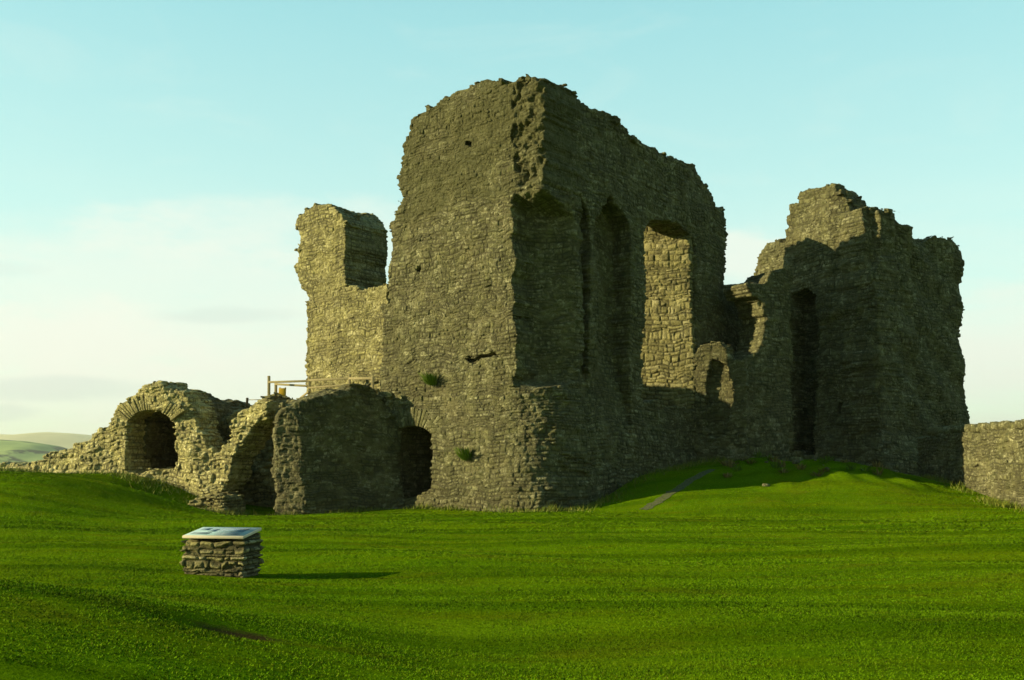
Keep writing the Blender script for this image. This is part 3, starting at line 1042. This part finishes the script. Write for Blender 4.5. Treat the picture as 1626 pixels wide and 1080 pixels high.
# rubble platform between the vault and the stub wall (back of the dark gap)
plat = empty('rubble_platform', (-9.8, 44.6, float(gz(-9.8, 44.6))))
tag(plat, 'rubble bank behind the dark gap, carrying the wooden railing', 'rubble bank')
LO = tuple(plat.location)
PK = (-11.1, 46.3)
fk = Wall(PK, (0.966, -0.259))
k_poly = fk.poly([(340, 900), (340, 690), (362, 660), (372, 648), (400, 640), (430, 634), (470, 628), (500, 626), (600, 622), (640, 622), (640, 900)])
k_poly[0] = (k_poly[0][0], -2); k_poly[-1] = (k_poly[-1][0], -2)


def fn_k(S, N, Z, N2):
    d = np.maximum(poly_sdf(k_poly, S, Z), -N - 0.1 * np.sin(S * 3 + Z * 2))
    return np.maximum(d, N - 3.0)


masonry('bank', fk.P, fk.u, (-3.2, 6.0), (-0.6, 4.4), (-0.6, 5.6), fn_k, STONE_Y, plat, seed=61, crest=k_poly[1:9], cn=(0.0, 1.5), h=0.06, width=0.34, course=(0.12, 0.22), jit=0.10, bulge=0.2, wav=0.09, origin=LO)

# stub wall coming forward from the keep
PH = (-8.9, 42.5)
uH = (0.88, 0.475)
fh = Wall(PH, uH)
spur = empty('spur_wall', (PH[0], PH[1], float(gz(*PH))))
tag(spur, 'thick ruined wall in shade jutting forward from the keep beside its doorway', 'wall')
HO = tuple(spur.location)
h_poly = fh.poly([(442, 900), (443, 660), (450, 646), (478, 634), (496, 624), (520, 616), (560, 613), (596, 615), (606, 624), (616, 642), (628, 664), (636, 674), (640, 900)])
h_poly[0] = (h_poly[0][0], -2); h_poly[-1] = (h_poly[-1][0], -2)


def fn_h(S, N, Z, N2):
    d = poly_sdf(h_poly, S, Z)
    flare = 0.22 * smooth(2.4, 0.0, Z) + 0.08 * np.sin(S * 1.7 + Z)
    r = 0.9
    d = np.maximum(d, -(S + 1.43 * (N + 0.6 * flare)) * 0.57)
    d = np.maximum(d, -N - flare)
    d = np.maximum(d, N - 0.95 - 0.25 * smooth(3.2, 4.4, Z))
    return d


masonry('wall', fh.P, fh.u, (-1.8, 7.2), (-0.8, 1.7), (-0.6, 5.4), fn_h, STONE, spur, seed=66, crest=h_poly[2:11], cn=(0.05, 0.9), width=0.32, course=(0.11, 0.20), jit=0.04, bulge=0.11, origin=HO)

# low broken stub in front of the gap
lows = empty('wall_stump', (-12.5, 42.4, float(gz(-12.5, 42.4))))
tag(lows, 'low rounded stump of broken wall at the foot of the dark gap', 'wall')
EO = tuple(lows.location)
fs = Wall((-12.5, 42.4), (0.95, -0.31))
s_poly = fs.poly([(296, 860), (298, 804), (308, 790), (325, 784), (345, 783), (358, 786), (361, 860)])


def fn_s(S, N, Z, N2):
    d = np.maximum(poly_sdf(s_poly, S, Z), -N - 0.05 * np.sin(4 * S))
    return np.maximum(d, N - 1.3)


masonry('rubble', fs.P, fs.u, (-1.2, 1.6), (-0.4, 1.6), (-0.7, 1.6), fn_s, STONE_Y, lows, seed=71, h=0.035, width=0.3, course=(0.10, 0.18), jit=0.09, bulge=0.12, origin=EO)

# ------------------------------------------------------------------ box and tube helpers
class MB:
    def __init__(s):
        s.V, s.Q = [], []

    def hexa(s, c):
        k = len(s.V)
        s.V += [tuple(p) for p in c]
        s.Q += [(k, k + 3, k + 2, k + 1), (k + 4, k + 5, k + 6, k + 7)] + [(k + a, k + (a + 1) % 4, k + 4 + (a + 1) % 4, k + 4 + a) for a in range(4)]

    def box(s, x0, x1, y0, y1, z0, z1):
        s.hexa([(x0, y0, z0), (x1, y0, z0), (x1, y1, z0), (x0, y1, z0), (x0, y0, z1), (x1, y0, z1), (x1, y1, z1), (x0, y1, z1)])

    def beam(s, a, b, w_, h_):
        a, b = Vector(a), Vector(b)
        d = (b - a).normalized()
        up = Vector((0, 0, 1)) if abs(d.z) < 0.9 else Vector((0, 1, 0))
        sx = d.cross(up).normalized() * w_ / 2
        sy = sx.cross(d).normalized() * h_ / 2
        c = []
        for p in (a, b):
            c += [p - sx - sy, p + sx - sy, p + sx + sy, p - sx + sy]
        s.hexa(c)

    def build(s, name, mat, parent=None, bev=0.0):
        o = link(name, mesh_np(name, np.array(s.V), np.array(s.Q)), mat, parent)
        if bev:
            b = o.modifiers.new('bevel', 'BEVEL')
            b.width = bev
            b.segments = 2
        return o


def wood_mat():
    m, t, b = base_mat('weathered_timber', 0.8)
    pos = t.n('ShaderNodeTexCoord').outputs['Object']
    n = t.noise(t.scale(pos, 6, 6, 6), 3.0, 6, 0.7, 1.0)
    setc(t, b, t.ramp(n, [(0.3, (0.26, 0.20, 0.095)), (0.55, (0.40, 0.33, 0.17)), (0.75, (0.50, 0.43, 0.25))]))
    bump(t, b, n, 0.3, 0.01)
    return m


WOOD = wood_mat()
# railing on the platform
def w3(px, py, Y):
    x, y, z = ray(px, py)
    t = Y / y
    return Vector((x * t, Y, EYE + z * t))


rail = empty('timber_railing', tuple(w3(490, 636, 46.5)))
tag(rail, 'pale wooden post and rail barrier on the rubble platform below the keep', 'railing')
RO = rail.location.copy()


def stick(kind, a, b, w_, h_):
    mb = MB()
    mb.beam(a - RO, b - RO, w_, h_)
    return mb.build(kind, WOOD, rail, 0.012)


for px, y0, y1, Y in ((427, 597, 640, 46.9), (491, 598, 640, 46.5), (555, 594, 630, 46.0), (592, 598, 630, 45.4), (438, 606, 640, 47.5)):
    stick('post', w3(px, y0, Y), w3(px, y1, Y), 0.12, 0.12)
stick('rail', w3(426, 607, 46.85), w3(492, 605, 46.45), 0.05, 0.10)
stick('rail', w3(490, 604, 46.45), w3(556, 601, 45.95), 0.05, 0.10)
stick('rail', w3(554, 601, 45.95), w3(597, 601, 45.35), 0.05, 0.10)
stick('rail', w3(436, 610, 47.45), w3(488, 613, 46.8), 0.05, 0.10)
stick('rail', w3(472, 636, 46.8), w3(490, 622, 46.4), 0.05, 0.09)
stick('rail', w3(490, 616, 46.45), w3(556, 611, 45.95), 0.05, 0.08)
p2 = empty('marker_post', tuple(w3(392, 644, 46.8)))
tag(p2, 'short dark wooden post standing alone left of the railing', 'post')
mb = MB()
mb.beam((0, 0, -0.1), (0.01, 0, 0.36), 0.10, 0.10)
dark_wood, t_, b_ = base_mat('dark_timber', 0.85)
setc(t_, b_, t_.ramp(t_.noise(t_.n('ShaderNodeTexCoord').outputs['Object'], 9, 4), [(0.3, (0.05, 0.04, 0.022)), (0.7, (0.10, 0.08, 0.045))]))
mb.build('shaft', dark_wood, p2, 0.012)
mb = MB()
mb.beam((0.04, 0, 0.26), (0.75, -0.1, 0.27), 0.03, 0.03)
mb.build('hand_rail', WOOD, p2)

# yellow notice
ym, t_, b_ = base_mat('yellow_paint', 0.5)
setc(t_, b_, t_.ramp(t_.noise(t_.n('ShaderNodeTexCoord').outputs['Object'], 7, 4), [(0.3, (0.55, 0.33, 0.02)), (0.7, (0.66, 0.42, 0.03))]))
nb = empty('notice_board', tuple(w3(448, 634, 47.1)))
tag(nb, 'small yellow notice board fixed behind the wooden railing', 'notice board')
mb = MB()
mb.box(-0.17, 0.17, -0.02, 0.02, 0.04, 0.52)
mb.build('board', ym, nb, 0.008)
for x in (-0.13, 0.13):
    mb = MB()
    mb.box(x - 0.03, x + 0.03, 0.022, 0.07, -0.4, 0.56)
    mb.build('post', WOOD, nb, 0.006)

# ------------------------------------------------------------------ information plinth
rzp = R(-10)
pl = empty('information_plinth', (-4.63, 16.4, float(gz(-4.63, 16.4)) - 0.02))
pl.rotation_euler = (0, 0, 0)
tag(pl, 'low dry stone plinth on the lawn carrying a sloping pale information panel', 'information plinth')
uP = (math.cos(rzp), math.sin(rzp))
nP = n_of(uP)
PO = tuple(pl.location)
PW, PD = 1.08, 0.70
PPt = (PO[0] - PW / 2 * uP[0] - PD / 2 * nP[0], PO[1] - PW / 2 * uP[1] - PD / 2 * nP[1])


def fn_p(S, N, Z, N2):
    top = PO[2] + 0.60 + 0.10 * N / PD
    d = np.maximum(np.abs(S - PW / 2) - PW / 2 - 0.01, np.abs(N - PD / 2) - PD / 2 - 0.01)
    return np.maximum(d, Z - top)


STONE_B = stone_mat('plinth_stone', YEL, 0.15, gain=1.35, mortar=(0.03, 0.025, 0.014), mortar_amt=0.9, pale=0.3, rub=0.0)
masonry('stone_base', PPt, uP, (-0.12, PW + 0.12), (-0.12, PD + 0.12), (PO[2] - 0.15, PO[2] + 0.8), fn_p, STONE_B, pl, seed=82, h=0.014, warp=0.085, wf=3.2,
        width=0.23, course=(0.055, 0.10), jit=0.022, groove=0.045, bulge=0.012, quant=0.1, lump=0.01, wav=0.02, origin=PO)


def plank(name, s0, s1, n0, n1, dz0, dz1, mat, bev=0.0, parent=pl):
    c = []
    for dzv in (dz0, dz1):
        for s_, n_ in ((s0, n0), (s1, n0), (s1, n1), (s0, n1)):
            x = PPt[0] + s_ * uP[0] + n_ * nP[0] - PO[0]
            y = PPt[1] + s_ * uP[1] + n_ * nP[1] - PO[1]
            c.append((x, y, 0.60 + 0.10 * n_ / PD + dzv))
    mb = MB()
    mb.hexa(c)
    return mb.build(name, mat, parent, bev)


cm, t_, b_ = base_mat('cream_frame', 0.55)
setc(t_, b_, t_.ramp(t_.noise(t_.n('ShaderNodeTexCoord').outputs['Object'], 6, 5), [(0.3, (0.62, 0.52, 0.36)), (0.7, (0.74, 0.65, 0.48))]))
board = plank('panel', 0.025, PW - 0.025, 0.0, PD - 0.03, 0.008, 0.05, cm, 0.006)
pm, t_, b_ = base_mat('printed_sheet', 0.32)
b_.inputs['Specular IOR Level'].default_value = 0.35
oc = t_.n('ShaderNodeTexCoord').outputs['Object']
nz_ = t_.noise(oc, 5, 5, 0.6)
setc(t_, b_, t_.ramp(nz_, [(0.35, (0.27, 0.42, 0.42)), (0.65, (0.38, 0.50, 0.48))]))
sheet = plank('printed_sheet', 0.05, PW - 0.05, 0.03, PD - 0.055, 0.052, 0.056, pm)
dm, t_, b_ = base_mat('printed_picture', 0.2)
oc = t_.n('ShaderNodeTexCoord').outputs['Object']
setc(t_, b_, t_.ramp(t_.noise(oc, 11, 5, 0.7), [(0.35, (0.09, 0.15, 0.19)), (0.6, (0.20, 0.28, 0.30)), (0.75, (0.32, 0.38, 0.34))]))
gm_, t_, b_ = base_mat('printed_lines', 0.25)
b_.inputs['Base Color'].default_value = (0.17, 0.23, 0.27, 1)
plank('picture', 0.46, 0.92, 0.26, 0.58, 0.0575, 0.0600, dm)
plank('picture', 0.30, 0.42, 0.30, 0.50, 0.0575, 0.0600, dm)
plank('caption', 0.12, 0.26, 0.40, 0.56, 0.0575, 0.0595, gm_)
for i in range(5):
    plank('text_line', 0.10, 0.40 + 0.03 * (i % 2), 0.08 + 0.035 * i, 0.095 + 0.035 * i, 0.0575, 0.0595, gm_)
for i in range(4):
    plank('text_line', 0.52, 0.95 - 0.05 * (i % 2), 0.08 + 0.035 * i, 0.095 + 0.035 * i, 0.0575, 0.0595, gm_)

# ------------------------------------------------------------------ paths
def ribbon(name, pts, wid, mat, lift):
    V, Q = [], []
    n = 90
    er = random.Random(3)
    P = np.array(pts, float)
    tt = np.linspace(0, len(P) - 1, n)
    xs, ys = np.interp(tt, range(len(P)), P[:, 0]), np.interp(tt, range(len(P)), P[:, 1])
    tx, ty = np.gradient(xs), np.gradient(ys)
    ll = np.hypot(tx, ty)
    m = 7
    for i in range(n):
        for k in range(m):
            o_ = (k / (m - 1) - 0.5) * wid * (1 + 0.25 * math.sin(i * 0.37 + (3 if k > 3 else 0)) * math.sin(i * 0.11))
            if k in (0, m - 1):
                o_ *= er.uniform(0.82, 1.25)
            x, y = xs[i] - ty[i] / ll[i] * o_, ys[i] + tx[i] / ll[i] * o_
            V.append((x, y, float(gz(x, y)) + lift))
    for i in range(n - 1):
        for k in range(m - 1):
            a = i * m + k
            Q.append((a, a + 1, a + m + 1, a + m))
    o = link(name, mesh_np(name, np.array(V), np.array(Q)), mat, None, True)
    return tag(o, kind='structure')


gvl, t_, b_ = base_mat('gravel', 0.95)
pos = t_.n('ShaderNodeNewGeometry').outputs['Position']
setc(t_, b_, t_.mix(t_.maprange(t_.noise(pos, 14, 4), 0.35, 0.65), (0.075, 0.095, 0.028), (0.15, 0.15, 0.065)))
bump(t_, b_, t_.noise(pos, 30, 4), 0.8, 0.05)
ribbon('gravel_path', [(5.0, 38.9), (5.55, 39.6), (6.2, 40.5), (7.0, 41.7), (7.7, 42.8), (8.7, 44.0)], 0.36, gvl, 0.015)
slab, t_, b_ = base_mat('paving', 0.45)
pos = t_.n('ShaderNodeNewGeometry').outputs['Position']
setc(t_, b_, t_.mix(t_.noise(pos, 4, 4), (0.14, 0.17, 0.17), (0.22, 0.26, 0.25)))
ribbon('paved_path', [(-12.6, 41.9), (-10.8, 41.8), (-9.4, 41.9)], 0.9, slab, 0.03)

# ------------------------------------------------------------------ loose stones and plants
for i, (px, Y, sz, lab) in enumerate(((1212, 41.5, 0.30, 'pale loose stone on the sunlit mound below the right ruins'),
                                      (1262, 46.6, 0.75, 'flat stone lying below the tall slit of the right tower'),
                                      (1180, 45.6, 0.45, 'squat stone on the shaded slope under the broken cross wall'))):
    x, y = at(px, Y)
    o = rough_block('boulder', (sz, sz * 0.7, sz * 0.45), 900 + i, STONE_W, None, 2, 0.14)
    o.location = (x, y, float(gz(x, y)) + sz * 0.1)
    o.rotation_euler = (0.05, 0.08, i * 1.1)
    tag(o, lab, 'stone')


def leaf_mat(name, a, b2):
    m, t, b = base_mat(name, 0.75)
    bl = t.n('ShaderNodeAttribute', attribute_name='blade').outputs['Fac']
    setc(t, b, t.ramp(bl, [(0.0, a), (1.0, b2)]))
    return m


FERN = leaf_mat('fern_leaf', (0.06, 0.12, 0.008), (0.15, 0.23, 0.015))
DRY = leaf_mat('dry_stalk', (0.10, 0.085, 0.02), (0.30, 0.22, 0.07))


def tuft(name, loc, rad, ht, n, mat, seed, label, cat, group=None, out=None):
    rng = np.random.RandomState(seed)
    V, Q, bl = [], [], []
    for _ in range(n):
        a = rng.uniform(0, 2 * math.pi)
        r = rad * math.sqrt(rng.rand())
        l = ht * rng.uniform(0.4, 1.15)
        bx, by = r * math.cos(a) * 0.5, r * math.sin(a) * 0.5
        dxl, dyl = math.cos(a) * rad * rng.uniform(0.1, 1), math.sin(a) * rad * rng.uniform(0.1, 1)
        if out is not None:
            dxl += out[0] * rad; dyl += out[1] * rad
        wv = rng.uniform(0.012, 0.03)
        px_, py_ = -math.sin(a) * wv, math.cos(a) * wv
        k = len(V)
        V += [(bx, by, 0), (bx + dxl * .5 - px_, by + dyl * .5 - py_, l * .62), (bx + dxl, by + dyl, l), (bx + dxl * .5 + px_, by + dyl * .5 + py_, l * .66)]
        Q.append((k, k + 1, k + 2, k + 3))
        bl += [rng.rand()] * 4
    me = mesh_np(name, np.array(V), np.array(Q))
    fattr(me, 'blade', np.array(bl))
    o = link(name, me, mat)
    o.location = loc
    return tag(o, label, cat, group)


def on_wall(W, px, py, off=-0.05):
    s_, z_ = onp(px, py, W.P, W.u)
    nn = n_of(W.u)
    return (W.P[0] + s_ * W.u[0] + off * nn[0], W.P[1] + s_ * W.u[1] + off * nn[1], z_)


outA = (-n_of(fa.u)[0], -n_of(fa.u)[1])
tuft('fern', on_wall(fa, 688, 613), 0.42, 0.55, 170, FERN, 5, 'green fern tuft growing on the sunlit keep wall above the doorway', 'plant', out=(outA[0] * .4, outA[1] * .4))
tuft('fern', on_wall(fa, 749, 732, -0.3), 0.40, 0.55, 130, FERN, 6, 'small green plant low on the keep wall right of the doorway', 'plant', out=(outA[0] * .4, outA[1] * .4))
rb = random.Random(21)
for i in range(16):
    px = rb.uniform(1130, 1420)
    Y = rb.uniform(43.0, 46.8)
    x, y = at(px, Y)
    sz = rb.uniform(0.14, 0.34)
    o = rough_block('stone', (sz, sz * rb.uniform(.6, .9), sz * .6), 930 + i, STONE_W, None, 2, 0.14)
    o.location = (x, y, float(gz(x, y)) + sz * 0.08)
    o.rotation_euler = (rb.uniform(-.2, .2), rb.uniform(-.2, .2), rb.uniform(0, 3))
    tag(o, 'small grey stone lying in the rough grass of the mound', 'stone', 'small stones on the mound')
rw = random.Random(5)
for i in range(26):
    px = rw.uniform(1150, 1400)
    Y = rw.uniform(42.5, 45.5)
    x, y = at(px, Y)
    tuft('weed', (x, y, float(gz(x, y)) - 0.02), 0.28, rw.uniform(0.2, 0.42), 34, DRY if i % 3 else FERN, 40 + i,
         'withered weed tuft on the mound in front of the right ruins', 'plant', 'withered weeds on the mound')

# longer unmown grass where the mower cannot reach: along the feet of the walls
def fringe():
    rng = np.random.RandomState(17)
    runs = [((-9.9, 42.3), (-8.9, 42.35), .25), ((-8.9, 42.35), (-4.7, 44.1), .25), ((-4.2, 43.4), (0.3, 39.5), .3), ((0.3, 39.5), (2.0, 39.6), .35), ((2.0, 39.8), (9.2, 48.0), .5),
            ((9.6, 47.4), (13.6, 48.6), .5), ((14.6, 53.0), (17.6, 48.6), .5), ((17.8, 48.8), (19.4, 49.6), .4), ((18.9, 48.0), (18.85, 37.0), .22), ((-24.0, 46.6), (-13.5, 43.6), .5), ((-13.5, 43.6), (-11.0, 42.6), .4), ((-13.2, 42.2), (-11.4, 41.7), .3)]
    V, bl = [], []
    for a, b, w_ in runs:
        ln = math.hypot(b[0] - a[0], b[1] - a[1])
        n = int(ln * 420)
        t = rng.rand(n)
        keep = rng.rand(n) < 0.5 + 0.6 * vnoise(t * ln * 0.9, 0 * t, 0 * t, 7)
        t = t[keep]; n = len(t)
        x = a[0] + (b[0] - a[0]) * t + rng.normal(0, w_, n)
        y = a[1] + (b[1] - a[1]) * t + rng.normal(0, w_, n)
        z = gz(x, y) - 0.02
        ht = rng.uniform(0.06, 0.34, n) * (0.8 + 0.5 * vnoise(x * 1.3, y * 1.3, 0 * x, 6))
        an = rng.uniform(0, 6.283, n); la = rng.uniform(0, 6.283, n)
        P = np.empty((n, 3, 3))
        P[:, 0] = np.stack([x - np.cos(an) * .02, y - np.sin(an) * .02, z], 1)
        P[:, 1] = np.stack([x + np.cos(an) * .02, y + np.sin(an) * .02, z], 1)
        P[:, 2] = np.stack([x + np.cos(la) * ht * .6, y + np.sin(la) * ht * .6, z + ht], 1)
        V.append(P); bl.append(np.repeat(rng.rand(n), 3))
    V = np.concatenate(V); bl = np.concatenate(bl)
    me = mesh_np('rough_grass', V.reshape(-1, 3), np.arange(len(V) * 3).reshape(-1, 3))
    fattr(me, 'blade', bl)
    m = leaf_mat('rough_grass', (0.07, 0.13, 0.006), (0.24, 0.24, 0.03))
    tag(link('rough_grass', me, m), 'longer yellowish grass along the feet of the walls', 'grass', kind='stuff')


fringe()

# ------------------------------------------------------------------ air
mb = MB()
mb.box(-15000, 15000, -15000, 15000, -92, 420)
hz = mb.build('haze', None)
hm = bpy.data.materials.new('haze')
hm.use_nodes = True
hm.node_tree.nodes.clear()
t = NT(hm.node_tree)
pv = t.n('ShaderNodeVolumePrincipled', {'Color': (0.97, 1.0, 0.90, 1), 'Density': 0.00007, 'Anisotropy': 0.2})
ou = t.n('ShaderNodeOutputMaterial')
hm.node_tree.links.new(pv.outputs[0], ou.inputs['Volume'])
hz.data.materials.append(hm)
tag(hz, kind='stuff')
